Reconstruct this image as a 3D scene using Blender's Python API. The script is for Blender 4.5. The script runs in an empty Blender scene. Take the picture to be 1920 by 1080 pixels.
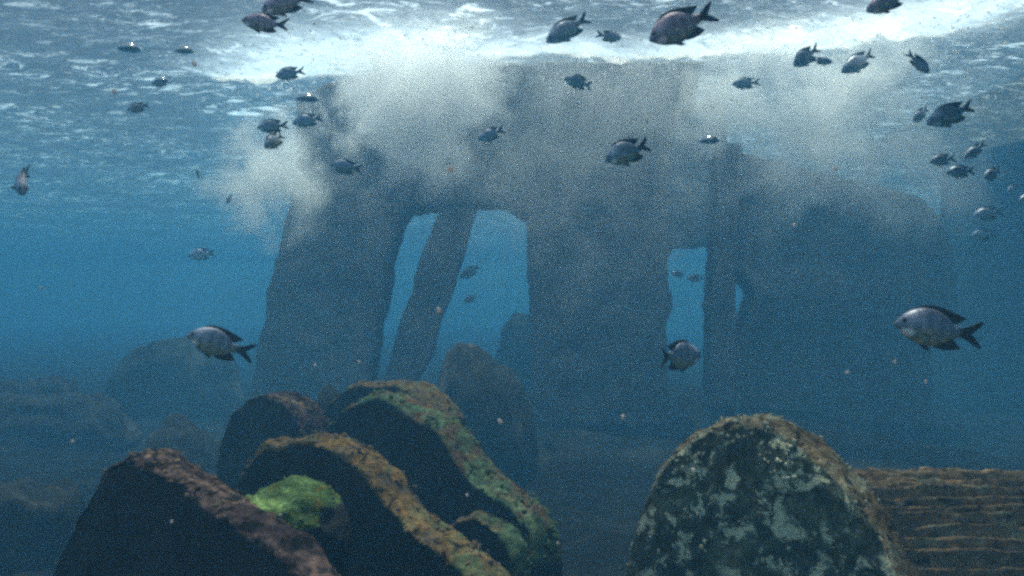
import bpy, bmesh, math, random
import numpy as np
from mathutils import Vector, Matrix, noise as mnoise
R = math.radians
random.seed(7); np.random.seed(7)
scn = bpy.context.scene
COL = scn.collection

# ------------------------------------------------------------------ camera
F = 1844.0                       # focal length in photograph pixels (1920 wide)
HORIZON = 560.0
PITCH = math.atan((HORIZON - 540.0) / F)
cam = bpy.data.cameras.new('camera'); camo = bpy.data.objects.new('camera', cam); COL.objects.link(camo)
cam.sensor_width = 36; cam.lens = 36 * F / 1920
cam.clip_start = 0.05; cam.clip_end = 500
camo.location = (0, 0, 0); camo.rotation_euler = (R(90) + PITCH, 0, 0)
scn.camera = camo

# ------------------------------------------------------------------ world, sun, exposure
SUN_EL, SUN_AZ = 72.0, 8.0       # sun high, a little behind the jetty (azimuth from +Y)
w = bpy.data.worlds.new('World'); scn.world = w; w.use_nodes = True
nt = w.node_tree; bg = nt.nodes['Background']
sky = nt.nodes.new('ShaderNodeTexSky'); sky.sky_type = 'NISHITA'; sky.sun_disc = False
sky.sun_elevation = R(SUN_EL); sky.sun_rotation = R(SUN_AZ)
nt.links.new(sky.outputs[0], bg.inputs[0]); bg.inputs[1].default_value = 0.07
sun = bpy.data.lights.new('sun', 'SUN'); sun.energy = 5.0; sun.angle = R(0.5); sun.color = (1.0, 0.88, 0.72)
suno = bpy.data.objects.new('sun', sun); COL.objects.link(suno)
sd = Vector((math.sin(R(SUN_AZ)) * math.cos(R(SUN_EL)), math.cos(R(SUN_AZ)) * math.cos(R(SUN_EL)), math.sin(R(SUN_EL))))
suno.rotation_euler = (-sd).to_track_quat('-Z', 'Y').to_euler(); suno.location = (0, 0, 20)
scn.view_settings.view_transform = 'Standard'; scn.view_settings.look = 'None'
scn.view_settings.exposure = 1.5; scn.view_settings.gamma = 1
cy = scn.cycles
cy.use_denoising = False; cy.use_adaptive_sampling = True; cy.adaptive_threshold = .03; cy.adaptive_min_samples = 40
cy.volume_bounces = 5; cy.max_bounces = 7; cy.diffuse_bounces = 2; cy.glossy_bounces = 2
cy.transmission_bounces = 2; cy.transparent_max_bounces = 8
cy.caustics_reflective = False; cy.caustics_refractive = False
cy.filter_width = 3.0
cy.volume_max_steps = 128

# ------------------------------------------------------------------ helpers
CP, SP = math.cos(PITCH), math.sin(PITCH)
def at(px, py, y):
    """world point seen at photograph pixel px, py at distance y along +Y"""
    cx, cz = (px - 960) / F, (540 - py) / F
    d = Vector((cx, CP - cz * SP, SP + cz * CP))
    return d * (y / d.y)
def at_plane(px, py, p0, n):
    cx, cz = (px - 960) / F, (540 - py) / F
    d = Vector((cx, CP - cz * SP, SP + cz * CP))
    return d * (p0.dot(n) / d.dot(n))
def fbm(p, s=1.0, o=4):
    return mnoise.fractal(Vector(p) * s, 0.8, 2.1, o, noise_basis='PERLIN_ORIGINAL')
def n1(p, s=1.0):
    return mnoise.noise(Vector(p) * s)
def resample(pts, n):
    pts = [np.array(p, float) for p in pts]
    # Catmull-Rom through the points, then even steps
    q = []
    for i in range(len(pts) - 1):
        p0 = pts[max(i - 1, 0)]; p1 = pts[i]; p2 = pts[i + 1]; p3 = pts[min(i + 2, len(pts) - 1)]
        for k in range(12):
            t = k / 12
            q.append(0.5 * (2 * p1 + (p2 - p0) * t + (2 * p0 - 5 * p1 + 4 * p2 - p3) * t * t + (3 * p1 - p0 - 3 * p2 + p3) * t ** 3))
    q.append(pts[-1]); q = np.array(q)
    L = np.concatenate([[0], np.cumsum(np.linalg.norm(np.diff(q, axis=0), axis=1))])
    s = np.linspace(0, L[-1], n)
    return np.stack([np.interp(s, L, q[:, k]) for k in range(q.shape[1])], axis=1)
def link(name, me, mats, parent=None, smooth=True):
    o = bpy.data.objects.new(name, me); COL.objects.link(o)
    for m in (mats if isinstance(mats, (list, tuple)) else [mats]): me.materials.append(m)
    if smooth: me.polygons.foreach_set('use_smooth', [True] * len(me.polygons))
    if parent is not None: o.parent = parent
    return o
def mesh(name, vs, fs, mi=None):
    me = bpy.data.meshes.new(name); me.from_pydata([tuple(v) for v in vs], [], fs)
    if mi is not None: me.polygons.foreach_set('material_index', mi)
    me.update(); return me
def empty(name, loc=(0, 0, 0)):
    o = bpy.data.objects.new(name, None); COL.objects.link(o); o.location = loc; o.empty_display_size = .1
    return o
def tag(o, label=None, cat=None, group=None, kind=None):
    if label: o['label'] = label
    if cat: o['category'] = cat
    if group: o['group'] = group
    if kind: o['kind'] = kind
    return o
def rebase(o):
    """put the origin of a mesh object at its base centre"""
    vs = o.data.vertices
    co = np.empty(len(vs) * 3); vs.foreach_get('co', co); co = co.reshape(-1, 3)
    c = np.array([(co[:, 0].min() + co[:, 0].max()) / 2, (co[:, 1].min() + co[:, 1].max()) / 2, co[:, 2].min()])
    vs.foreach_set('co', (co - c).ravel()); o.location = c; o.data.update()
    return o

class NT:
    """short hand for building a material"""
    def __init__(s, name):
        s.m = bpy.data.materials.new(name); s.m.use_nodes = True
        s.t = s.m.node_tree; s.t.nodes.clear()
        s.out = s.t.nodes.new('ShaderNodeOutputMaterial')
    def n(s, typ, **kw):
        nd = s.t.nodes.new(typ)
        for k, v in kw.items():
            if k.startswith('i_'):
                nd.inputs[k[2:].replace('_', ' ')].default_value = v
            else: setattr(nd, k, v)
        return nd
    def l(s, a, b): s.t.links.new(a, b)
    def obj(s): return s.n('ShaderNodeTexCoord').outputs['Object']
    def noise(s, scale, detail=4, rough=.6, vec=None, dist=0):
        nd = s.n('ShaderNodeTexNoise', i_Scale=scale, i_Detail=detail, i_Roughness=rough, i_Distortion=dist)
        s.l(vec if vec is not None else s.obj(), nd.inputs['Vector']); return nd.outputs['Fac']
    def ramp(s, fac, stops):
        nd = s.n('ShaderNodeValToRGB'); cr = nd.color_ramp
        while len(cr.elements) < len(stops): cr.elements.new(.5)
        for e, (p, c) in zip(cr.elements, stops):
            e.position = p; e.color = (c, c, c, 1) if isinstance(c, (int, float)) else (*c, 1)
        s.l(fac, nd.inputs[0]); return nd.outputs[0]
    def mix(s, fac, a, b, typ='MIX'):
        nd = s.n('ShaderNodeMix', data_type='RGBA', blend_type=typ)
        for sock, v in ((nd.inputs[0], fac), (nd.inputs[6], a), (nd.inputs[7], b)):
            if isinstance(v, (int, float)): sock.default_value = v
            elif isinstance(v, tuple): sock.default_value = (*v, 1)
            else: s.l(v, sock)
        return nd.outputs[2]
    def bsdf(s, color, rough=.9, bump=None, strength=.5, dist=.02, spec=.2):
        b = s.n('ShaderNodeBsdfPrincipled'); b.inputs['Roughness'].default_value = rough
        b.inputs['Specular IOR Level'].default_value = spec
        if isinstance(color, tuple): b.inputs['Base Color'].default_value = (*color, 1)
        else: s.l(color, b.inputs['Base Color'])
        if bump is not None:
            bp = s.n('ShaderNodeBump'); bp.inputs['Strength'].default_value = strength; bp.inputs['Distance'].default_value = dist
            s.l(bump, bp.inputs['Height']); s.l(bp.outputs[0], b.inputs['Normal'])
        s.l(b.outputs[0], s.out.inputs[0]); return b

# ------------------------------------------------------------------ materials
def mat_growth(name, stops, scale=9, fine=60, holes=.38, bump=.9, patch=None, seed=0):
    """encrusting growth: several colours in patches, with dark pits"""
    k = NT(name); v = k.obj()
    mp = k.n('ShaderNodeMapping'); k.l(v, mp.inputs[0]); mp.inputs['Location'].default_value = (seed * 3.1, seed * 1.7, seed)
    v = mp.outputs[0]
    c = k.ramp(k.noise(scale, 5, .62, v, .4), stops)
    f = k.noise(fine, 3, .7, v)
    c = k.mix(.75, c, k.ramp(f, [(.3, .3), (.5, .9), (.7, 1.9)]), 'MULTIPLY')
    h = k.ramp(k.noise(scale * 3.2, 3, .55, v, .8), [(holes - .05, 0.0), (holes + .07, 1.0)])
    c = k.mix(h, (.022, .022, .024), c)
    if patch:
        pc, ps, pt = patch
        c = k.mix(k.ramp(k.noise(ps, 9, .74, v, .5), [(pt, 0.0), (pt + .035, 1.0)]), c, pc)
    k.bsdf(c, .95, k.noise(fine * .6, 5, .7, v), bump, .015, .1)
    return k.m
M_rim = mat_growth('brown growth', [(.28, (.13, .10, .09)), (.42, (.24, .19, .12)), (.5, (.32, .19, .07)), (.57, (.30, .26, .13)), (.66, (.17, .23, .11)), (.75, (.38, .35, .22))], 10, 60)
M_rimgreen = mat_growth('green brown growth', [(.28, (.13, .10, .085)), (.40, (.24, .14, .085)), (.48, (.19, .19, .11)), (.55, (.16, .25, .13)), (.68, (.24, .36, .20)), (.78, (.38, .40, .28))], 10, 60, .40, seed=2)
M_rimpurple = mat_growth('purple brown growth', [(.28, (.055, .04, .045)), (.45, (.10, .07, .07)), (.55, (.22, .15, .13)), (.66, (.26, .19, .11)), (.78, (.22, .13, .08))], 9, 60, .47, seed=4)
M_algae = mat_growth('green algae', [(.28, (.38, .19, .04)), (.40, (.30, .22, .05)), (.46, (.13, .22, .07)), (.62, (.21, .34, .13)), (.78, (.34, .44, .22))], 11, 75, .30, 1.0, seed=1)
M_mound = mat_growth('pale encrusted growth', [(.28, (.055, .075, .065)), (.5, (.075, .10, .085)), (.62, (.11, .14, .10)), (.75, (.2, .19, .13))], 8, 50, .30, 1.0, ((.60, .62, .44), 25, .54), seed=3)
M_moundrim = mat_growth('tan growth', [(.28, (.10, .075, .055)), (.43, (.20, .15, .095)), (.53, (.30, .25, .16)), (.63, (.50, .50, .36)), (.78, (.24, .14, .08))], 13, 55, .42, 1.0, seed=5)
M_rib = mat_growth('ribbed growth', [(.28, (.10, .085, .065)), (.45, (.20, .17, .11)), (.55, (.28, .19, .11)), (.68, (.29, .30, .2)), (.78, (.48, .48, .36))], 8, 60, .36, 1.0, seed=6)
def mat_dark(name, a=(.035, .037, .04), b=(.075, .075, .075), sc=5, bump=.6):
    k = NT(name); k.bsdf(k.ramp(k.noise(sc, 6, .65), [(.3, a), (.7, b)]), .95, k.noise(sc * 6, 4, .65), bump, .02, .1); return k.m
M_face = mat_dark('dark rusted metal')
M_conc = mat_dark('overgrown concrete', (.09, .075, .07), (.30, .25, .22), 2.6, .8)
M_rock = mat_dark('dark rock', (.03, .033, .033), (.09, .09, .08), 3, .8)
M_tuft = mat_dark('brown tuft', (.16, .11, .08), (.36, .27, .16), 20, .3)
M_tuftg = mat_dark('green tuft', (.13, .20, .09), (.26, .36, .18), 20, .3)
M_tuftp = mat_dark('pale tuft', (.34, .36, .26), (.62, .64, .5), 20, .3)
k = NT('seabed silt'); k.bsdf(k.ramp(k.noise(1.6, 7, .65), [(.3, (.012, .013, .013)), (.55, (.022, .024, .022)), (.75, (.06, .06, .05))]), .95, k.noise(9, 6, .7), .7, .06, .1); M_bed = k.m

# ------------------------------------------------------------------ water surface seen from below
SURF = 2.17
def foam_world(x, y):
    """white water: the line where waves break along the jetty, and the streak curling toward the viewer on the right"""
    line = [(-2.6, 9.3), (-1.6, 8.5), (-.6, 8.15), (0, 8.25), (.9, 8.3), (1.8, 8.15), (2.6, 8.0), (3.15, 7.5), (3.35, 6.8), (3.3, 5.8)]
    wd = [.35, .62, .55, .30, .24, .34, .55, .62, .5, .45]
    best = 0.0
    for i in range(len(line) - 1):
        ax, ay = line[i]; bx, by = line[i + 1]
        dx, dy = bx - ax, by - ay
        t = max(0, min(1, ((x - ax) * dx + (y - ay) * dy) / (dx * dx + dy * dy)))
        d = math.hypot(x - ax - t * dx, y - ay - t * dy)
        ww = wd[i] * (1 - t) + wd[i + 1] * t
        best = max(best, math.exp(-(d / ww) ** 2))
    return best
def axis(lo, hi, a, b, fine, grow):
    v = [a]
    while v[-1] < b: v.append(v[-1] + fine)
    s = fine
    while v[-1] < hi: s *= grow; v.append(v[-1] + s)
    s = fine; u = []
    p = a
    while p > lo: s *= grow; p -= s; u.append(p)
    return u[::-1] + v
def surface():
    xs = axis(-34, 34, -5.5, 5.5, .055, 1.09); ys = axis(-5.5, 58, 5.5, 13.0, .05, 1.035)
    vs, fo = [], []
    for y in ys:
        for x in xs:
            f = foam_world(x, y) if -4 < x < 5 and 4.5 < y < 11 else 0.0
            p = Vector((x * .8, y, 0))
            z = .085 * n1(p + Vector((3, 1, 5)), .55) + .05 * n1(p, 1.5) + .022 * n1(Vector((x * 2.4 + y * .8, y * 5.2 - x * .9, 2.0))) + .010 * n1(Vector((x * 7, y * 11, 7)))
            z += -.10 * f * (.6 + abs(n1((x, y, 4), 4)) * 1.2) + .02 * f * n1((x, y, 1), 14)
            vs.append((x, y, SURF + z)); fo.append(f)
    nx = len(xs); ny = len(ys)
    fs = [(j * nx + i, j * nx + i + 1, (j + 1) * nx + i + 1, (j + 1) * nx + i) for j in range(ny - 1) for i in range(nx - 1)]
    me = mesh('water_surface', vs, fs)
    a = me.attributes.new('foam', 'FLOAT', 'POINT'); a.data.foreach_set('value', fo)
    k = NT('water surface'); v = k.n('ShaderNodeNewGeometry').outputs['Position']
    mp = k.n('ShaderNodeMapping'); k.l(v, mp.inputs[0]); mp.inputs['Scale'].default_value = (1.1, 2.3, 1); mp.inputs['Rotation'].default_value = (0, 0, R(-12))
    vv = mp.outputs[0]
    at_ = k.n('ShaderNodeAttribute', attribute_name='foam')
    # patches and flecks of foam
    big = k.ramp(k.noise(.55, 3, .5, v), [(.40, 0.0), (.62, 1.0)])
    fleck = k.ramp(k.noise(2.1, 6, .72, vv, 1.6), [(.55, 0.0), (.64, 1.0)])
    lace = k.ramp(k.noise(2.0, 7, .7, vv, 1.8), [(.485, 0.0), (.5, .5), (.515, 0.0)])
    def math_(op, a, b, c=None):
        nd = k.n('ShaderNodeMath', operation=op); nd.use_clamp = True
        for s_, q in zip(nd.inputs, (a, b)):
            if isinstance(q, (int, float)): s_.default_value = q
            else: k.l(q, s_)
        return nd.outputs[0]
    pat = math_('MULTIPLY', math_('ADD', fleck, lace), math_('ADD', big, .30))
    jet = math_('MULTIPLY', at_.outputs['Fac'], math_('ADD', k.ramp(k.noise(5, 6, .7, vv, .8), [(.3, .25), (.6, 1.0)]), .1))
    jet = math_('MULTIPLY', jet, 1.25)
    foam = math_('ADD', pat, jet)
    bp = k.n('ShaderNodeBump'); bp.inputs['Strength'].default_value = .5; bp.inputs['Distance'].default_value = .06
    k.l(k.noise(4.5, 5, .6, vv, .6), bp.inputs['Height'])
    gl = k.n('ShaderNodeBsdfGlossy'); gl.inputs['Roughness'].default_value = .12; gl.inputs['Color'].default_value = (.45, .48, .52, 1); k.l(bp.outputs[0], gl.inputs['Normal'])
    tl = k.n('ShaderNodeBsdfTranslucent'); tl.inputs['Color'].default_value = (.07, .07, .07, 1); k.l(bp.outputs[0], tl.inputs['Normal'])
    tr = k.n('ShaderNodeBsdfTransparent'); tr.inputs['Color'].default_value = (.95, .98, 1, 1)
    m1 = k.n('ShaderNodeMixShader'); m1.inputs[0].default_value = .45; k.l(gl.outputs[0], m1.inputs[1]); k.l(tl.outputs[0], m1.inputs[2])
    m2 = k.n('ShaderNodeMixShader'); m2.inputs[0].default_value = .13; k.l(m1.outputs[0], m2.inputs[1]); k.l(tr.outputs[0], m2.inputs[2])
    ft = k.n('ShaderNodeBsdfTranslucent'); ft.inputs['Color'].default_value = (.97, .93, .87, 1)
    ftr = k.n('ShaderNodeBsdfTransparent')
    m3 = k.n('ShaderNodeMixShader'); m3.inputs[0].default_value = .66; k.l(ft.outputs[0], m3.inputs[1]); k.l(ftr.outputs[0], m3.inputs[2])
    m4 = k.n('ShaderNodeMixShader'); k.l(foam, m4.inputs[0]); k.l(m2.outputs[0], m4.inputs[1]); k.l(m3.outputs[0], m4.inputs[2])
    k.l(m4.outputs[0], k.out.inputs[0])
    tag(link('water_surface', me, k.m), kind='structure')
surface()

# ------------------------------------------------------------------ seabed
def bed_z(x, y):
    z = -1.12 + .13 * n1((x, y, 3), .5) + .07 * n1((x, y, 9), 1.3) + .03 * fbm((x, y, 0), 3.0, 4)
    z -= .45 * max(0, min(1, (x - 2.2) / 3))          # falls away into deep water on the right
    z -= .012 * max(0, y - 12)
    return z
def seabed():
    xs = axis(-34, 34, -4.5, 3.5, .06, 1.1); ys = axis(-5.5, 58, 1.0, 10.5, .06, 1.06)
    vs = [(x, y, bed_z(x, y)) for y in ys for x in xs]
    nx = len(xs); ny = len(ys)
    fs = [(j * nx + i, j * nx + i + 1, (j + 1) * nx + i + 1, (j + 1) * nx + i) for j in range(ny - 1) for i in range(nx - 1)]
    tag(link('seabed', mesh('seabed', vs, fs), M_bed), kind='structure')
seabed()

# ------------------------------------------------------------------ jetty standing in the surf
def prism(rings, amp=.03, sc=5.0, sub=None):
    """closed solid from a list of rings (each a list of points of the same count), ends capped, surface roughened"""
    n = len(rings[0]); vs = []; fs = []
    for r in rings:
        c = sum((Vector(p) for p in r), Vector()) / n
        for p in r:
            p = Vector(p); d = (p - c); d.normalize()
            k_ = amp * (fbm(p, sc, 4) + 1.2 * max(0, n1(p + Vector((9, 2, 4)), sc * .8) - .2))
            vs.append(p + d * k_)
    for j in range(len(rings) - 1):
        for i in range(n):
            a = j * n + i; b = j * n + (i + 1) % n
            fs.append((a, b, b + n, a + n))
    fs.append(tuple(range(n))[::-1]); fs.append(tuple(range((len(rings) - 1) * n, len(rings) * n)))
    return vs, fs
def ring_xy(xl, xr, z, y0, y1, step=.06):
    nx = 26; ny = 12
    pts = [(xl + (xr - xl) * i / nx, y0, z) for i in range(nx)] + [(xr, y0 + (y1 - y0) * i / ny, z) for i in range(ny)]
    pts += [(xr + (xl - xr) * i / nx, y1, z) for i in range(nx)] + [(xl, y1 + (y0 - y1) * i / ny, z) for i in range(ny)]
    return pts
def column(name, rows, d, t, mat, parent, amp=.03, sc=5.0, inner='', skew=0.0):
    """rows: (pixel y, left pixel x, right pixel x) of the front face at distance d"""
    ys = np.array([r[0] for r in rows], float); n = max(12, int(abs(ys[-1] - ys[0]) * d / F / .035))
    yy = np.linspace(ys[0], ys[-1], n); rings = []
    for y in yy:
        xl = np.interp(y, ys, [r[1] for r in rows]); xr = np.interp(y, ys, [r[2] for r in rows])
        if 'r' in inner: xr = 960 + (xr - 960) * (d + t) / d      # the far corner of this side is the one in sight
        if 'l' in inner: xl = 960 + (xl - 960) * (d + t) / d
        a = at(xl, y, d); b = at(xr, y, d); ring = ring_xy(a.x, b.x, a.z, d, d + t)
        if skew:                                                  # one end of the block stands farther off
            b = at(xr, y, d + skew)
            ring = [(a.x + (p[0] - a.x) / (at(xr, y, d).x - a.x) * (b.x - a.x), p[1] + skew * (p[0] - a.x) / (at(xr, y, d).x - a.x), p[2]) for p in ring]
        rings.append(ring)
    vs, fs = prism(rings[::-1], amp, sc)
    return link(name, mesh(name, vs, fs), mat, parent)
def beam(name, cols, d, t, mat, parent, amp=.03, sc=5.0):
    """cols: (pixel x, top pixel y, bottom pixel y)"""
    xs = np.array([c[0] for c in cols], float); n = int((xs[-1] - xs[0]) * d / F / .035); rings = []
    for x in np.linspace(xs[0], xs[-1], n):
        yt = np.interp(x, xs, [c[1] for c in cols]); yb = np.interp(x, xs, [c[2] for c in cols])
        a = at(x, yt, d); b = at(x, yb, d); nz = 22; ny = 10
        pts = [(a.x, d, a.z + (b.z - a.z) * i / nz) for i in range(nz)] + [(a.x, d + t * i / ny, b.z) for i in range(ny)]
        pts += [(a.x, d + t, b.z + (a.z - b.z) * i / nz) for i in range(nz)] + [(a.x, d + t - t * i / ny, a.z) for i in range(ny)]
        rings.append(pts)
    vs, fs = prism(rings, amp, sc)
    return link(name, mesh(name, vs, fs), mat, parent)
JD = 9.0
jet = empty('jetty', (0, 0, 0))
tag(jet, 'hazy overgrown concrete jetty with leaning leg, thin slanted brace and crossbeam under breaking foam', 'jetty')
column('leg', [(330, 548, 792), (370, 545, 784), (388, 542, 779), (414, 537, 762), (458, 525, 749), (500, 514, 741), (562, 500, 733), (614, 491, 721), (721, 472, 707), (800, 462, 698)], JD, .7, M_conc, jet, inner='r')
column('brace', [(340, 842, 908), (388, 827, 894), (457, 798, 876), (498, 783, 864), (547, 773, 851), (599, 751, 829), (666, 733, 814), (710, 722, 788), (800, 702, 762)], JD + .12, .3, M_conc, jet, .015, 8, inner='r')
column('leg', [(116, 1012, 1318), (125, 1012, 1312), (150, 1005, 1312), (205, 996, 1300), (240, 992, 1262), (320, 990, 1254), (400, 991, 1252), (470, 994, 1262), (490, 993, 1250), (540, 996, 1254), (575, 998, 1262), (600, 998, 1252), (700, 1002, 1250), (800, 1000, 1252)], JD, 1.1, M_conc, jet)
beam('crossbeam', [(556, 180, 352), (640, 150, 380), (720, 140, 392), (780, 132, 388), (830, 128, 386), (895, 124, 377), (945, 120, 381), (975, 120, 396), (1010, 120, 420), (1080, 120, 420)], JD + .08, .75, M_conc, jet)
beam('crossbeam', [(1180, 190, 470), (1250, 190, 466), (1275, 190, 462), (1330, 190, 458), (1362, 190, 466)], 12.0, .5, M_conc, jet, .04)
pb = empty('pier_block'); tag(pb, 'broad hazy concrete block right of the bright narrow gap', 'pier block')
column('post', [(270, 1334, 1392), (300, 1330, 1390), (400, 1327, 1386), (468, 1324, 1382), (560, 1320, 1380), (575, 1314, 1380), (590, 1320, 1380), (800, 1316, 1378)], JD + .3, .4, M_conc, pb, .02, inner='l')
column('slab', [(285, 1386, 1580), (305, 1386, 1650), (330, 1384, 1730), (400, 1380, 1775), (485, 1374, 1792), (500, 1378, 1794), (540, 1414, 1796), (556, 1418, 1796), (600, 1404, 1790), (640, 1378, 1760), (665, 1374, 1748), (850, 1372, 1750)], JD + .45, .5, M_conc, pb, skew=2.0)
pier = empty('pier'); tag(pier, 'dim dark pier with broad leg and added shade decks at the right edge in deep blue water', 'pier')
column('leg', [(270, 1830, 2150), (560, 1815, 2150), (660, 1806, 2150), (760, 1800, 2150)], 15.5, 1.2, M_conc, pier)
def shade_deck(x0, x1, y0, y1, z0, z1):
    rings = []
    for i in range(40):
        y = y0 + (y1 - y0) * i / 39
        rings.append([(x0 + (x1 - x0) * q / 24, y, z0) for q in range(25)] + [(x1 - (x1 - x0) * q / 24, y, z1) for q in range(25)])
    vs, fs = prism(rings[::-1], .03, 2)
    link('shade_deck', mesh('shade_deck', vs, fs), M_conc, pier, smooth=False)
shade_deck(1.8, 14, -6, 6.5, 2.72, 3.0); shade_deck(6.9, 14, 6.52, 19, 2.75, 3.02)  # slabs added above the water only to darken the right side

# ------------------------------------------------------------------ rocks on the bottom
def rock(name, label, px0, px1, pytop, d, depth, zb=None, mat=None, amp=.13, sc=1.1, seed=0, flat=1.0):
    a = at(px0, pytop, d); b = at(px1, pytop, d)
    cx = (a.x + b.x) / 2; hw = (b.x - a.x) / 2; zt = a.z
    zb = bed_z(cx, d) - .15 if zb is None else zb
    bm = bmesh.new(); bmesh.ops.create_icosphere(bm, subdivisions=5, radius=1)
    for v in bm.verts:
        p = v.co.copy(); q = p + Vector((seed * 7.3, seed * 2.1, 0))
        k_ = 1 + amp * fbm(q, sc, 5) + amp * .3 * fbm(q, sc * 4, 3)
        z = max(p.z, -.2) * k_
        if flat < 1: z = min(z, flat + .12 * n1(q, 3))/ (flat + .05)
        v.co = Vector((cx + p.x * hw * k_, d + p.y * depth * k_, zb + (zt - zb) * z))
    me = bpy.data.meshes.new(name); bm.to_mesh(me); bm.free()
    o = link(name, me, mat or M_rock); tag(rebase(o), label, 'rock'); return o
rock('boulder', 'hazy rounded boulder left of the leaning jetty leg', 205, 480, 628, 10.5, .7, seed=1)
rock('boulder', 'dark rounded boulder at the foot of the gap behind the wavy plates', 790, 1010, 655, 6.6, .5, seed=2, amp=.14)
rock('boulder', 'faint far boulder beside the straight jetty leg in the bright gap', 925, 1040, 588, 12.5, .5, seed=3)
rock('rock_ledge', 'long low rock ledge with pale top at the left edge', -120, 265, 740, 8.2, .5, seed=4, flat=.75, amp=.18)
rock('rock_ledge', 'low dark rock ledge in the lower left corner', -90, 150, 912, 4.2, .35, seed=5, flat=.7, amp=.2)
rock('boulder', 'small pale topped rock on the ledge at the left edge', -30, 80, 715, 9.0, .3, seed=6, flat=.6)
rock('boulder', 'round pale lump on the far left bottom', 60, 150, 708, 9.4, .3, seed=7, flat=.7)
rock('boulder', 'low rock between the left ledge and the humped plates', 250, 420, 790, 6.0, .4, seed=8)
rock('boulder', 'low rubble rock behind the brown wavy plate', 560, 680, 742, 5.2, .3, seed=9)

# ------------------------------------------------------------------ wavy plates of the wreck in front
def plate(label, prof, d, yaw, thick, rim_mat, px0=None, zb=-1.3, n=110, rough=.014, nr=10, seed=0, name='wreck_plate', facemat=None, cat='wreck plate', tufts=None, tn=90, bulge=0.0):
    """a thick metal plate standing on the bottom: prof is the front top edge in photograph pixels, at distance d where x = px0"""
    pr = resample(prof, n); px0 = px0 or pr[:, 0].mean()
    nrm = Vector((math.sin(R(yaw)), math.cos(R(yaw)), 0)); p0 = at(px0, pr[:, 1].mean(), d)
    top = [at_plane(x, y, p0, nrm) for x, y in pr]
    rows = []; tag_ = []
    nf = 22
    for j in range(nf):                                   # front face, bottom to top
        t = j / nf; t = 1 - (1 - t) ** 1.6
        rows.append([Vector((p.x, p.y, zb + (p.z - zb) * t)) for p in top]); tag_.append(0)
    for j in range(nr + 1):                               # across the edge
        t = j / nr
        rows.append([p + nrm * thick * t for p in top]); tag_.append(1)
    for j in range(1, 7):
        t = j / 6
        rows.append([Vector((p.x, p.y, p.z + (zb - p.z) * t)) + nrm * thick for p in top]); tag_.append(0)
    m = len(rows); V = np.array([[tuple(p) for p in r] for r in rows])
    # rough edge and lumpy face
    so = Vector((seed * 5.7, seed * 3.3, seed))
    for j in range(m):
        for i in range(n):
            p = Vector(V[j, i]); q = p + so
            e = fbm(q, 9, 5)
            if tag_[j]:
                rj = (j - nf) / nr
                edge = 1 - 4 * (rj - .5) ** 2
                V[j, i] = p + Vector((0, 0, 1)) * (rough * (e + .5 * fbm(q, 30, 2)) + rough * .9 * edge) + nrm * rough * .5 * fbm(q, 14, 3)
            else:
                g = fbm(q, 5, 5)
                V[j, i] = p - nrm * (rough * 1.0 * g + rough * .3 * n1(q, 34)) * (1 if j < nf else -1)
                if bulge and j < nf:
                    V[j, i] = Vector(V[j, i]) - nrm * bulge * (1 - (p.z - zb) / (top[i].z - zb)) ** .6
    vs = V.reshape(-1, 3); fs = []; mi = []
    for j in range(m - 1):
        for i in range(n - 1):
            fs.append((j * n + i, j * n + i + 1, (j + 1) * n + i + 1, (j + 1) * n + i))
            mi.append(1 if (tag_[j] and tag_[j + 1]) or (j == nf - 1) else 0)
    fs.append(tuple(j * n for j in range(m))); mi.append(0)
    fs.append(tuple(j * n + n - 1 for j in range(m))[::-1]); mi.append(0)
    o = link(name, mesh(name, vs, fs, mi), [facemat or M_face, rim_mat])
    tag(rebase(o), label, cat)
    if tufts is not None:                                 # lumps of growth standing on the edge
        rnd = random.Random(seed + 31); tv, tf = [], []
        for _ in range(tn):
            i = rnd.randrange(2, n - 2); j = nf + rnd.randrange(0, nr + 1)
            if n1(Vector(V[j, i]) + so, 7) < -.1: continue
            blob(tv, tf, Vector(V[j, i]) + nrm * rnd.gauss(0, .006), rnd.uniform(.002, .0065) * d / 2, rnd)
        loc = o.location
        tv = [Vector(v) - loc for v in tv]
        g = link('growth', mesh('growth', tv, tf), tufts, o)
        tag(g, kind='stuff')
    return o
_ico = bmesh.new(); bmesh.ops.create_icosphere(_ico, subdivisions=1, radius=1)
ICO = ([v.co.copy() for v in _ico.verts], [tuple(v.index for v in f.verts) for f in _ico.faces]); _ico.free()
def blob(tv, tf, c, r, rnd):
    b = len(tv); sx, sy, sz = (rnd.uniform(.6, 1.3) for _ in range(3))
    for v in ICO[0]:
        k_ = r * rnd.uniform(.65, 1.3); tv.append((c.x + v.x * k_ * sx, c.y + v.y * k_ * sy, c.z + v.z * k_ * sz))
    tf.extend(tuple(b + i for i in f) for f in ICO[1])

plate('nearest left plate with a pointed top and purple brown crusted edge', [(60, 1150), (95, 1080), (150, 965), (190, 902), (226, 862), (242, 856), (268, 872), (300, 888), (335, 905), (372, 938), (410, 962), (440, 985), (470, 1008), (510, 1030), (545, 1075), (580, 1140)], 1.75, 38, .085, M_rimpurple, px0=300, tufts=M_tuft, tn=260, seed=1, rough=.012)
plate('wavy plate with orange and brown crusted edge in front of the other humps', [(432, 940), (452, 892), (475, 860), (502, 838), (520, 842), (550, 830), (580, 829), (605, 836), (630, 849), (655, 865), (675, 882), (690, 898), (702, 918), (714, 940), (730, 958), (760, 985), (790, 1012), (830, 1042), (880, 1082), (930, 1140)], 2.25, 42, .10, M_rim, px0=640, tufts=M_tuft, tn=260, seed=2)
plate('short crusted plate end with yellow green top beside the orange edged plate', [(820, 1000), (850, 984), (880, 974), (905, 978), (925, 992), (942, 1015), (955, 1050), (962, 1100)], 2.45, 42, .07, M_rimgreen, px0=890, n=60, tufts=M_tuft, tn=40, seed=3)
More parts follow.
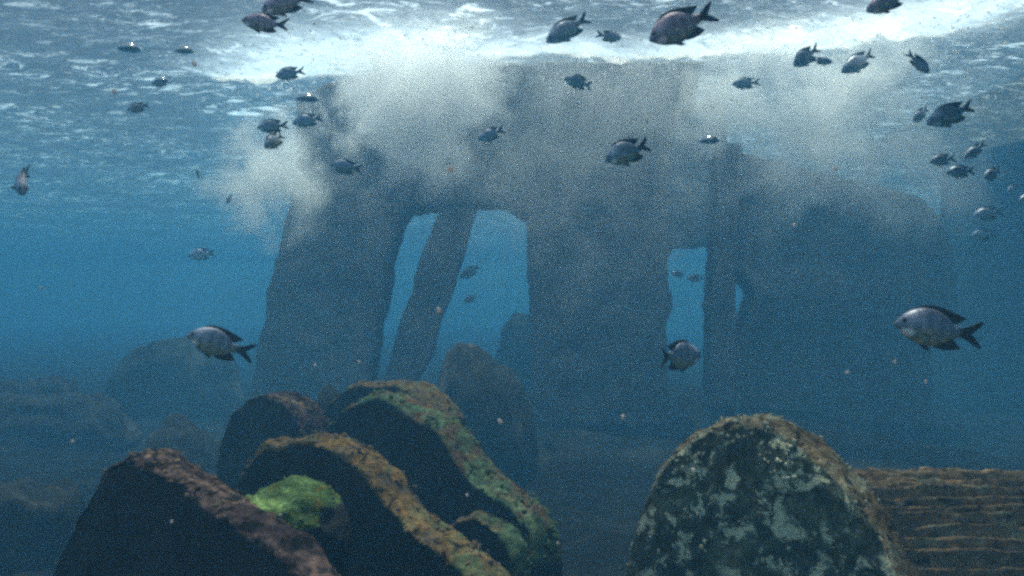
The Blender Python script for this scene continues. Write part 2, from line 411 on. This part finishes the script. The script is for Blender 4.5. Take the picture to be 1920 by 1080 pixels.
plate('long wavy plate with green and red crusted edge behind the orange edged plate', [(600, 840), (615, 805), (630, 786), (645, 769), (675, 755), (702, 748), (730, 757), (760, 775), (790, 793), (815, 810), (830, 830), (842, 852), (860, 876), (888, 905), (920, 930), (948, 952), (970, 978), (985, 1010), (995, 1070)], 3.0, 44, .13, M_rimgreen, px0=760, tufts=M_tuftg, tn=260, seed=4)
plate('dim humped plate with thin pale edge left behind the orange edged plate', [(405, 880), (415, 830), (428, 792), (445, 766), (470, 748), (495, 744), (515, 752), (535, 768), (552, 790), (566, 820), (575, 860)], 3.6, 40, .15, M_rimpurple, px0=490, n=80, tufts=M_tuft, tn=50, seed=5)
plate('faint far humped plate showing only its top above the green edged plate', [(590, 790), (620, 755), (650, 730), (680, 722), (715, 724), (745, 724), (765, 736), (790, 752), (820, 790)], 4.1, 40, .16, M_rim, px0=700, n=80, tufts=M_tuft, tn=50, seed=6)
# green pin between the two front plates
def pin():
    a = at(436, 1018, 1.98); ax = Vector((math.sin(R(60)), math.cos(R(60)), .2)).normalized(); r = .108
    c0 = at(468, 1030, 1.96) - ax * .05
    side = ax.cross(Vector((0, 0, 1))).normalized(); up = side.cross(ax)
    n, m = 64, 40; vs = []; fs = []
    for j in range(m):
        t = j / (m - 1); rr = r * (.86 + .14 * min(1, t / .5)) * (1 - .6 * max(0, (t - .6) / .4) ** 3)
        for i in range(n):
            th = 2 * math.pi * i / n
            p = c0 + ax * (.25 * t) + (side * math.cos(th) + up * math.sin(th)) * rr
            dv = (side * math.cos(th) + up * math.sin(th))
            vs.append(p + dv * (.012 * fbm(p, 16, 4) + .006 * n1(p, 45)))
    for j in range(m - 1):
        for i in range(n):
            fs.append((j * n + i, j * n + (i + 1) % n, (j + 1) * n + (i + 1) % n, (j + 1) * n + i))
    fs.append(tuple(range(n))[::-1]); fs.append(tuple(range((m - 1) * n, m * n)))
    cl = c0 + ax * .125; mi = []                           # growth on the upper side, ragged limit; dark below paints in the shaded underside
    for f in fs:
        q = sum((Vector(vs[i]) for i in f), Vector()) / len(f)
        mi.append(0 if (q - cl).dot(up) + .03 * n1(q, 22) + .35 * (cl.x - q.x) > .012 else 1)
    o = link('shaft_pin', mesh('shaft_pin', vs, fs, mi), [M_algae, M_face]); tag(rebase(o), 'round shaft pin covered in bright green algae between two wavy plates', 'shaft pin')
    rnd = random.Random(5); tv, tf = [], []
    for _ in range(700):
        v = vs[rnd.randrange(len(vs))]
        if n1(v, 9) > -.05 and (v - cl).dot(up) + .35 * (cl.x - v.x) > .015: blob(tv, tf, Vector(v), rnd.uniform(.002, .006), rnd)
    tag(link('algae', mesh('algae', [Vector(v) - o.location for v in tv], tf), M_tuftg, o), kind='stuff')
pin()

# big encrusted drum on the right
mound = plate('big encrusted round drum end with pale patches on its dark face', [(1150, 1160), (1172, 1085), (1185, 1020), (1215, 930), (1250, 868), (1285, 832), (1330, 808), (1380, 797), (1415, 796), (1450, 806), (1490, 824), (1530, 858), (1570, 896), (1605, 935), (1640, 985), (1668, 1040), (1700, 1100), (1740, 1170)], 1.75, 30, .10, M_moundrim, px0=1430, name='drum_end', facemat=M_mound, cat='drum end', rough=.014, tufts=M_tuftp, tn=260, seed=7, bulge=.17)
def face_clumps():
    rnd = random.Random(12); me = mound.data; tv, tf = [], []
    vs = [v.co.copy() for v in me.vertices][: 22 * 110]
    for _ in range(4200):
        v = vs[rnd.randrange(len(vs))]
        if v.z < .35: continue
        if n1(v + Vector((4, 8, 1)), 8) + .6 * n1(v, 25) > .30: blob(tv, tf, Vector(v) + Vector((rnd.gauss(0, .006), 0, rnd.gauss(0, .006))), rnd.uniform(.0018, .0055), rnd)
    tag(link('barnacle_crust', mesh('barnacle_crust', tv, tf), M_tuftp, mound), kind='stuff')
face_clumps()
def barrel():
    """ribbed barrel lying behind the drum end, ridges running along it"""
    zc, r, y0 = -.815, .42, 2.35
    n, m = 420, 170; vs = []; fs = []
    ridges = [(random.Random(3 + i).uniform(-.15, .15) + i) for i in range(60)]
    for j in range(m):
        t = j / (m - 1); x = .55 + t * 1.6
        for i in range(n):
            th = math.pi * (-.12 + 1.24 * i / (n - 1))
            u = th / math.pi * 36 + .35 * n1((x * 1.6, th * 2, 3)) + .5 * n1((x * 5, th * 3, 8)) * .4
            s = abs((u % 1) - .5) * 2
            big = abs(((u / 3) % 1) - .5) * 2
            p = Vector((x, math.cos(th), math.sin(th)))
            h = .021 * (s ** 1.1) + .010 * (big ** 2) + .009 * fbm((x * 6, th * 9, 1), 1, 4) + .006 * fbm((x * 20, th * 34, 1), 1, 4)
            rr = r - .045 + h
            vs.append((x + .1 * math.cos(th), y0 - rr * math.cos(th) - .05 * t, zc + rr * math.sin(th)))
    for j in range(m - 1):
        for i in range(n - 1):
            fs.append((j * n + i, (j + 1) * n + i, (j + 1) * n + i + 1, j * n + i + 1))
    fs.append(tuple(range(n))); fs.append(tuple(range((m - 1) * n, m * n))[::-1])
    fs.append(tuple([j * n for j in range(m)] + [j * n + n - 1 for j in range(m)][::-1])[::-1])
    o = link('ribbed_barrel', mesh('ribbed_barrel', vs, fs), M_rib); tag(rebase(o), 'long ribbed brown barrel lying behind the encrusted drum end', 'barrel')
barrel()

# ------------------------------------------------------------------ fish
def mat_fish():
    k = NT('damselfish skin'); g = k.obj()
    sp = k.n('ShaderNodeSeparateXYZ'); k.l(g, sp.inputs[0])
    mr = k.n('ShaderNodeMapRange'); k.l(sp.outputs[2], mr.inputs[0]); mr.inputs[1].default_value = -.24; mr.inputs[2].default_value = .26
    base = k.ramp(mr.outputs[0], [(0, (.22, .23, .15)), (.25, (.26, .27, .17)), (.5, (.15, .19, .23)), (.8, (.17, .20, .26)), (1, (.10, .11, .14))])
    wv = k.n('ShaderNodeTexWave'); wv.bands_direction = 'X'; wv.inputs['Scale'].default_value = 2.2; wv.inputs['Distortion'].default_value = 1.2; k.l(g, wv.inputs['Vector'])
    base = k.mix(k.ramp(wv.outputs[0], [(.2, 0.0), (.9, .45)]), base, (.06, .08, .11))
    base = k.mix(.6, base, k.ramp(k.noise(34, 3, .6, g), [(.3, .5), (.7, 1.5)]), 'MULTIPLY')
    # pale throat crescent and pale saddle before the tail
    def spot(cx, cz, rx, rz, col, b, hard=.55):
        mp = k.n('ShaderNodeMapping'); k.l(g, mp.inputs[0]); mp.inputs['Location'].default_value = (-cx / rx, 0, -cz / rz); mp.inputs['Scale'].default_value = (1 / rx, 0, 1 / rz)
        ln = k.n('ShaderNodeVectorMath', operation='LENGTH'); k.l(mp.outputs[0], ln.inputs[0])
        return k.mix(k.ramp(ln.outputs['Value'], [(hard, 1.0), (1, 0.0)]), b, col)
    base = spot(.13, -.075, .085, .05, (.72, .70, .66), base)
    base = spot(.70, .062, .06, .028, (.60, .60, .58), base)
    base = spot(.18, .12, .12, .10, (.34, .36, .40), base, .1)
    mr2 = k.n('ShaderNodeMapRange'); k.l(sp.outputs[0], mr2.inputs[0]); mr2.inputs[1].default_value = .66; mr2.inputs[2].default_value = .78
    base = k.mix(mr2.outputs[0], base, (.025, .022, .026))
    oi = k.n('ShaderNodeObjectInfo')
    base = k.mix(.5, base, k.mix(1, base, oi.outputs['Color'], 'MULTIPLY'))
    base = k.mix(1, base, (1.75, 1.75, 1.85), 'MULTIPLY')
    b = k.bsdf(base, .42, k.noise(60, 2, .5, g), .15, .01, .6); b.inputs['Metallic'].default_value = .3; return k.m
M_fish = mat_fish()
k = NT('dark fin'); k.bsdf(k.ramp(k.noise(14, 3, .6), [(.3, (.018, .016, .02)), (.7, (.05, .045, .055))]), .5, None); M_fin = k.m
k = NT('fish eye'); k.bsdf((.008, .008, .012), .15, None, spec=.6); M_eye = k.m
k = NT('clear fin'); k.bsdf((.30, .31, .30), .5, None); M_pec = k.m
UP = [(0, .0), (.02, .035), (.06, .085), (.12, .145), (.2, .2), (.3, .235), (.4, .24), (.5, .212), (.6, .15), (.68, .088), (.74, .062), (.80, .058)]
LO = [(0, -.012), (.02, -.03), (.06, -.065), (.12, -.115), (.2, -.165), (.3, -.205), (.4, -.215), (.5, -.195), (.6, -.14), (.68, -.085), (.74, -.058), (.80, -.055)]
WD = [(0, .008), (.03, .035), (.1, .07), (.2, .095), (.32, .102), (.45, .085), (.6, .05), (.7, .028), (.8, .012)]
def fish_mesh(bend=0.0, deep=1.0):
    """nose at x = 0, tail tips at x = 1; body and fins one continuous mesh"""
    vs, fs, mi = [], [], []
    def warp(x, y, z): return (x, y + bend * max(0, x - .25) ** 2, z * deep)
    xs = np.concatenate([np.linspace(0, .12, 9)[:-1], np.linspace(.12, .8, 26)]); n = 20
    for x in xs:
        u = np.interp(x, *zip(*UP)); l_ = np.interp(x, *zip(*LO)); w_ = np.interp(x, *zip(*WD))
        c = (u + l_) / 2; h = (u - l_) / 2
        for i in range(n):
            th = 2 * math.pi * i / n
            sy = math.copysign(abs(math.cos(th)) ** .85, math.cos(th))
            vs.append(warp(x, w_ * sy, c + h * math.sin(th)))
    m = len(xs)
    for j in range(m - 1):
        for i in range(n):
            fs.append((j * n + i, j * n + (i + 1) % n, (j + 1) * n + (i + 1) % n, (j + 1) * n + i)); mi.append(0)
    fs.append(tuple(range(n))[::-1]); mi.append(0); fs.append(tuple(range((m - 1) * n, m * n))); mi.append(0)
    def fin(root, tip, t=.006, mat=1, yo=0.0):
        """thin wedge between two polylines of equal count (root edge and outer edge), thicker at the root"""
        b = len(vs); kk = len(root); K = 4
        for s in (1, -1):
            for a, c in zip(root, tip):
                for q in range(K + 1):
                    f = q / K; x = a[0] + (c[0] - a[0]) * f; z = a[1] + (c[1] - a[1]) * f
                    vs.append(warp(x, yo * f + s * t * (1 - .8 * f), z))
        o_ = kk * (K + 1)
        for i in range(kk - 1):
            for q in range(K):
                a = b + i * (K + 1) + q
                fs.append((a, a + 1, a + K + 2, a + K + 1)); mi.append(mat)
                fs.append((a + o_, a + o_ + K + 1, a + o_ + K + 2, a + o_ + 1)); mi.append(mat)
            a = b + i * (K + 1) + K
            fs.append((a, a + o_, a + o_ + K + 1, a + K + 1)); mi.append(mat)
        for i in (0, kk - 1):
            for q in range(K):
                a = b + i * (K + 1) + q
                fs.append((a, a + o_, a + o_ + 1, a + 1)); mi.append(mat)
    # forked tail
    fin([(.76, .045), (.76, .03), (.77, .012), (.77, 0), (.77, -.012), (.76, -.03), (.76, -.045)],
        [(.97, .165), (1.0, .145), (.93, .06), (.875, .002), (.93, -.055), (1.0, -.14), (.97, -.16)], .01)
    # dorsal fin, long and swept back to a point
    fin([(.2, .19), (.3, .222), (.4, .226), (.5, .2), (.58, .155), (.64, .11), (.67, .09)],
        [(.2, .205), (.3, .262), (.42, .275), (.55, .255), (.68, .215), (.80, .172), (.72, .11)], .012)
    fin([(.46, -.19), (.52, -.175), (.58, -.14), (.63, -.105), (.66, -.09)],
        [(.47, -.215), (.57, -.232), (.67, -.222), (.765, -.19), (.70, -.115)], .01)
    # pelvic fins
    fin([(.27, -.18), (.3, -.19), (.33, -.195)], [(.40, -.262), (.42, -.258), (.40, -.225)], .006, yo=.03)
    fin([(.27, -.18), (.3, -.19), (.33, -.195)], [(.40, -.262), (.42, -.258), (.40, -.225)], .006, yo=-.03)
    me = mesh('damselfish', vs, fs, mi); return me
def part_mesh(kind):
    bm = bmesh.new(); bmesh.ops.create_icosphere(bm, subdivisions=2, radius=1); 
    if kind == 'eye':
        for v in bm.verts: v.co = Vector((v.co.x * .024, v.co.y * .012, v.co.z * .024))
    else:
        for v in bm.verts:
            x, y, z = v.co; t = (x + 1) / 2; v.co = Vector((t * .15, y * .006 + t * .05, z * .045 * (.3 + t * .8) - t * .03))
    me = bpy.data.meshes.new(kind); bm.to_mesh(me); bm.free(); return me
FM = [fish_mesh(0, .9), fish_mesh(.4, .95), fish_mesh(-.4, .84), fish_mesh(.2, .72)]
for me in FM:
    for m_ in (M_fish, M_fin): me.materials.append(m_)
    me.polygons.foreach_set('use_smooth', [True] * len(me.polygons))
EM = part_mesh('eye'); EM.materials.append(M_eye)
PM = part_mesh('pectoral_fin'); PM.materials.append(M_pec)
for me in (EM, PM): me.polygons.foreach_set('use_smooth', [True] * len(me.polygons))
def fish(label, head, tail, d, yaw=0.0, var=0, detail=True, roll=0.0, group='damselfish swimming by the jetty'):
    """head and tail in photograph pixels at distance d; yaw turns the tail away (+) or toward the viewer (-)"""
    hp = at(head[0], head[1], d); tp = at(tail[0], tail[1], d)
    L0 = (tp - hp).length; dy = math.tan(R(yaw)) * L0
    tp = at(tail[0], tail[1], d + dy)
    ax = (tp - hp); L = ax.length; ax.normalize()
    up = Vector((0, 0, 1)); sd_ = up.cross(ax)
    if sd_.length < .2: sd_ = Vector((0, 1, 0)).cross(ax)
    sd_.normalize(); up = ax.cross(sd_)
    if roll:
        q = Matrix.Rotation(R(roll), 3, ax); sd_ = q @ sd_; up = q @ up
    Mx = Matrix((ax, sd_, up)).transposed().to_4x4(); Mx = Matrix.Translation(hp) @ Mx @ Matrix.Scale(L, 4)
    o = bpy.data.objects.new('damselfish', FM[var]); COL.objects.link(o); o.matrix_world = Mx
    # upper fish reddish brown, lower ones silvery
    o.color = (1.9, 1.0, 1.0, 1) if head[1] < 140 and d < 5 else (1.25 + .3 * n1(hp, 2.7), 1.2, 1.2, 1)
    tag(o, label, 'fish', group)
    if detail:
        for s in (1, -1):
            e = bpy.data.objects.new('eye', EM); COL.objects.link(e); e.parent = o; e.location = (.085, s * .058, .045)
            p = bpy.data.objects.new('pectoral_fin', PM); COL.objects.link(p); p.parent = o; p.location = (.235, s * .09, -.03); p.scale = (1, s, 1)
    return o
G = None
fish('dark fish with pale throat in open blue water left of the leaning jetty leg', (349, 628), (477, 664), 2.5, 12, 0)
fish('silvery grey fish with black tail at the right side, low in the deep blue', (1676, 606), (1843, 630), 2.1, 6, 0)
fish('grey fish facing right in front of the bright narrow gap', (1314, 668), (1222, 668), 3.3, -34, 1)
fish('spread finned fish in front of the dark upper jetty', (1134, 302), (1225, 266), 3.2, 10, 1)
fish('large dark reddish fish at the top beside the white foam line', (1217, 76), (1342, 20), 3.0, 10, 0)
fish('hazy grey fish at the top left of the large reddish one', (1024, 80), (1110, 28), 5.8, 18, 3)
fish('dark fish below the clipped fish at the top left of the foam', (452, 38), (543, 52), 3.3, 10, 2)
fish('fish cut by the top frame edge left of the foam', (490, 20), (585, -8), 3.4, 10, 0)
fish('small dark fish with pink lit back turned head down left of the foam', (496, 278), (536, 248), 3.5, 35, 1, roll=-15)
fish('dark fish seen nearly end on at the far left edge', (44, 362), (30, 318), 3.2, 60, 2)
fish('hazy fish facing left below the white foam cloud', (618, 309), (680, 318), 5.6, 5, 0, False)
fish('dark fish with swept tail above the cluster at the right edge', (1737, 233), (1834, 195), 4.4, 12, 3)
fish('small grey fish tilted head down against the right foam', (1488, 124), (1536, 88), 6.4, 20, 0, False)
fish('pale faint fish just behind the small tilted one in the right foam', (1562, 117), (1520, 113), 6.3, 10, 3, False)
fish('pale grey slim fish tilted head down in the right foam', (1578, 136), (1645, 96), 7.0, 20, 3, False)
fish('small dark fish with reddish back pointing down right near the right foam end', (1742, 138), (1702, 98), 5.8, 25, 3, False)
fish('fish cut by the top frame edge at the upper right', (1624, 22), (1712, -18), 3.4, 10, 3)
fish('upper left fish in the cluster at the right edge', (1743, 304), (1792, 296), 6.2, 0, 0, False)
fish('upper right tilted fish in the cluster at the right edge', (1807, 298), (1852, 266), 6.2, 5, 3, False)
fish('lower middle fish in the cluster at the right edge', (1774, 324), (1828, 320), 6.0, 0, 0, False)
fish('lower right stubby fish in the cluster at the right edge', (1845, 334), (1876, 318), 6.0, 35, 0, False)
fish('faint fish under the cluster at the right edge', (1824, 406), (1882, 396), 7.2, 0, 0, False)
fish('fainter fish lowest under the cluster at the right edge', (1818, 444), (1868, 438), 8.2, 0, 0, False)
fish('dim small fish right of the cluster near the frame edge', (1890, 360), (1908, 346), 7.5, 40, 0, False)
fish('dim fish half out of the frame at the right edge', (1910, 378), (1945, 366), 6.8, 10, 0, False)
fish('faint grey fish behind the dark swept tail fish', (1712, 228), (1740, 202), 6.8, 20, 0, False)
fish('very faint fish in open blue water above the pale throated fish', (352, 480), (404, 474), 9.0, 0, 0, False)
fish('mottled fish against the dark jetty top below the foam line', (1058, 148), (1114, 160), 6.2, 15, 1, False)
fish('small fish below the hazy grey one at the foam line', (1165, 72), (1120, 66), 5.6, 20, 1, False)
fish('faint fish against the jetty crossbeam under the white foam cloud', (896, 262), (946, 242), 6.5, 15, 0, False)
fish('faint grey fish against the rippled surface left of the foam cloud', (516, 144), (572, 132), 6.0, 8, 0, False)
fish('grey fish behind the pink backed one left of the foam', (482, 240), (542, 234), 5.4, 8, 0, False)
fish('pale faint fish right of the pink backed one', (548, 232), (606, 220), 6.6, 8, 0, False)
fish('faint curled fish in the right foam beside the jetty', (1372, 158), (1422, 156), 7.6, 10, 2, False)
fish('small dark fish under the rippled surface at the upper left', (238, 208), (280, 196), 5.6, 15, 0, False)
fish('small fish with pale back below the rippled surface left of the faint grey one', (284, 158), (322, 150), 5.4, 25, 1, False)
fish('tiny dark fish left of the foam beside the leaning leg', (368, 318), (374, 334), 5.5, 55, 0, False)
fish('tiny thin fish at the lower left fringe of the foam', (424, 382), (436, 364), 6.0, 30, 3, False)
fish('upper dim fish in the blue gap between brace and straight leg', (862, 522), (900, 498), 10.6, 0, 0, False)
fish('lower dim fish in the blue gap between brace and straight leg', (868, 566), (894, 556), 10.6, 0, 0, False)
fish('left dim fish in the narrow gap beside the straight leg', (1258, 512), (1284, 516), 10.2, 0, 0, False)
fish('right dim fish in the narrow gap beside the straight leg', (1288, 524), (1320, 520), 10.4, 0, 0, False)

# ------------------------------------------------------------------ drifting specks and bubbles
def mat_pale(name, col, rough):
    k = NT(name); b = k.bsdf(col, rough, None, spec=.6)
    t = k.n('ShaderNodeBsdfTranslucent'); t.inputs[0].default_value = (*col, 1)
    m = k.n('ShaderNodeMixShader'); m.inputs[0].default_value = .6; k.l(b.outputs[0], m.inputs[1]); k.l(t.outputs[0], m.inputs[2])
    k.l(m.outputs[0], k.out.inputs[0]); return k.m
M_speck = mat_pale('pale speck', (.97, .89, .85), .6)
def speck_mesh(seed):
    rnd = random.Random(seed); bm = bmesh.new(); bmesh.ops.create_icosphere(bm, subdivisions=2, radius=1)
    for v in bm.verts: v.co *= 1 + .35 * n1(v.co + Vector((seed, 0, 0)), 1.6)
    me = bpy.data.meshes.new('drifting_speck'); bm.to_mesh(me); bm.free(); me.materials.append(M_speck)
    me.polygons.foreach_set('use_smooth', [True] * len(me.polygons)); return me
SM = [speck_mesh(i) for i in range(3)]
specks = [(845, 317, 9), (823, 582, 8), (938, 790, 7), (673, 678, 4), (1168, 781, 5), (1588, 698, 5), (590, 684, 3.5), (1736, 716, 5), (136, 827, 5), (1566, 316, 6), (1489, 422, 4), (364, 120, 8), (876, 928, 4), (1308, 962, 4), (526, 965, 4), (1678, 678, 5), (322, 978, 4), (1046, 1018, 4), (78, 540, 4), (1300, 880, 4), (214, 172, 7), (1213, 226, 5)]
for i, (x, y, r) in enumerate(specks):
    d = 1.0 + .13 * (i % 5)
    if i in (11, 20, 21): d = 4.0
    o = bpy.data.objects.new('drifting_speck', SM[i % 3]); COL.objects.link(o); o.location = at(x, y, d)
    o.scale = (r * .85 * d / F, r * .6 * d / F, r * .6 * d / F); o.rotation_euler = (i, i * 2, i * 3)
    tag(o, 'tiny pale pinkish speck drifting in the water', 'speck', 'pale specks drifting in the water')
M_bub = mat_pale('foam bubble', (.95, .95, .95), .15)
k = NT('air bubble'); k.bsdf((.9, .92, .94), .12, None).inputs['Metallic'].default_value = 1; M_air = k.m
def bubble_mesh():
    bm = bmesh.new(); bmesh.ops.create_uvsphere(bm, u_segments=24, v_segments=14, radius=1)
    for v in bm.verts: v.co.z *= .5 if v.co.z > 0 else .25
    me = bpy.data.meshes.new('air_bubble'); bm.to_mesh(me); bm.free(); me.materials.append(M_air)
    me.polygons.foreach_set('use_smooth', [True] * len(me.polygons)); return me
BM_ = bubble_mesh()
for (x, y, r, lab) in [(243, 92, 22, 'flat pale bubble alone under the dark upper left surface'), (346, 96, 18, 'pale bubble above a pink speck at the upper left'), (304, 152, 14, 'small pale bubble over the streaks at the upper left'),
                       (1330, 264, 20, 'pale bubble beside the jetty top, below the right foam'), (576, 186, 22, 'flat grey bubble left of the white foam cloud')]:
    d = 5.0; o = bpy.data.objects.new('air_bubble', BM_); COL.objects.link(o); o.location = at(x, y, d); o.scale = (r * d / F,) * 3
    tag(o, lab, 'bubble', 'air bubbles under the surface')

# ------------------------------------------------------------------ clouds of fine bubbles under the breaking waves
def bubble_cloud(px, py, d, rx, ry, rz, dens, seed, label):
    c = at(px, py, d); 
    bm = bmesh.new(); bmesh.ops.create_icosphere(bm, subdivisions=3, radius=1.0)
    me = bpy.data.meshes.new('bubble_cloud'); bm.to_mesh(me); bm.free()
    k = NT('bubble cloud'); v = k.obj()
    ln = k.n('ShaderNodeVectorMath', operation='LENGTH'); k.l(v, ln.inputs[0])
    mp = k.n('ShaderNodeMapping'); k.l(v, mp.inputs[0]); mp.inputs['Scale'].default_value = (rx, ry, rz); mp.inputs['Location'].default_value = (seed * 4.1, seed, 0)
    nz = k.noise(2.3, 6, .66, mp.outputs[0], .7)
    a1 = k.n('ShaderNodeMath', operation='MULTIPLY_ADD'); k.l(nz, a1.inputs[0]); a1.inputs[1].default_value = 3.4; a1.inputs[2].default_value = -1.7 + .62 * 1.5
    a2 = k.n('ShaderNodeMath', operation='MULTIPLY_ADD'); k.l(ln.outputs['Value'], a2.inputs[0]); a2.inputs[1].default_value = -1.5; k.l(a1.outputs[0], a2.inputs[2]); a2.use_clamp = True
    edge = k.ramp(ln.outputs['Value'], [(.55, 1.0), (.98, 0.0)])
    m1 = k.n('ShaderNodeMath', operation='MULTIPLY'); k.l(a2.outputs[0], m1.inputs[0]); k.l(edge, m1.inputs[1])
    m2 = k.n('ShaderNodeMath', operation='MULTIPLY'); k.l(m1.outputs[0], m2.inputs[0]); m2.inputs[1].default_value = dens
    vol = k.n('ShaderNodeVolumePrincipled'); vol.inputs['Color'].default_value = (.985, .98, .97, 1); vol.inputs['Absorption Color'].default_value = (1, 1, 1, 1); vol.inputs['Anisotropy'].default_value = .4
    k.l(m2.outputs[0], vol.inputs['Density']); k.l(vol.outputs[0], k.out.inputs['Volume'])
    o = link('bubble_cloud', me, k.m); o.location = c; o.scale = (rx, ry, rz); tag(o, label, 'bubbles', kind='stuff')
bubble_cloud(790, 190, 8.1, 1.2, .8, 1.2, 9, 1, 'white cloud of fine bubbles plunging beside the jetty crossbeam')
bubble_cloud(500, 335, 8.3, .8, .6, .85, 8, 2, 'pale bubble cloud left of the leaning jetty leg')
bubble_cloud(1530, 205, 8.2, 2.2, .8, 1.4, 4.5, 3, 'long bubble cloud under the foam line right of the jetty')
bubble_cloud(1090, 270, 8.0, 3.4, .75, 2.1, .5, 4, 'thin milky veil of bubbles in front of the upper jetty')
bubble_cloud(1730, 350, 8.7, 1.1, .6, .8, 2.2, 6, 'pale drifting bubble haze at the right shoulder of the broad block')
bubble_cloud(1150, 150, 8.1, 1.3, .6, .75, 1.0, 5, 'thin bubble cloud over the dark jetty top')
def foam_bubbles():
    """bubbles large enough to see, clinging under the foam and strung through the plunging water"""
    rnd = random.Random(77); tv, tf = [], []
    for _ in range(30000):
        if len(tv) > 42 * 3600: break
        x = rnd.uniform(-3.2, 3.6); y = rnd.uniform(6.6, 9.2)
        f = foam_world(x, y)
        if rnd.random() > f * .8 + .01: continue
        z = SURF - .10 * f - abs(rnd.gauss(0, .10 + .28 * f * rnd.random()))
        if n1((x, y * .6, z), 3.0) < -.08: continue
        blob(tv, tf, Vector((x, y, z)), min(.016, .0035 * math.exp(rnd.gauss(0, .5))), rnd)
    tag(link('foam_bubbles', mesh('foam_bubbles', tv, tf), M_bub), 'small white bubbles strung under the breaking foam', 'bubbles', kind='stuff')
foam_bubbles()

# ------------------------------------------------------------------ the water itself
def haze():
    lo = (-36, -7, -5.2); hi = (36, 60, 3.6)
    vs = [(x, y, z) for x in (lo[0], hi[0]) for y in (lo[1], hi[1]) for z in (lo[2], hi[2])]
    fs = [(0, 1, 3, 2), (4, 6, 7, 5), (0, 4, 5, 1), (2, 3, 7, 6), (0, 2, 6, 4), (1, 5, 7, 3)]
    k = NT('sea water haze')
    vol = k.n('ShaderNodeVolumePrincipled'); vol.inputs['Color'].default_value = (.11, .35, .58, 1)
    vol.inputs['Absorption Color'].default_value = (.03, .31, .75, 1); vol.inputs['Density'].default_value = .106
    vol.inputs['Anisotropy'].default_value = .0
    k.l(vol.outputs[0], k.out.inputs['Volume'])
    o = link('haze', mesh('haze', vs, fs), k.m, smooth=False); tag(o, kind='stuff')
haze()
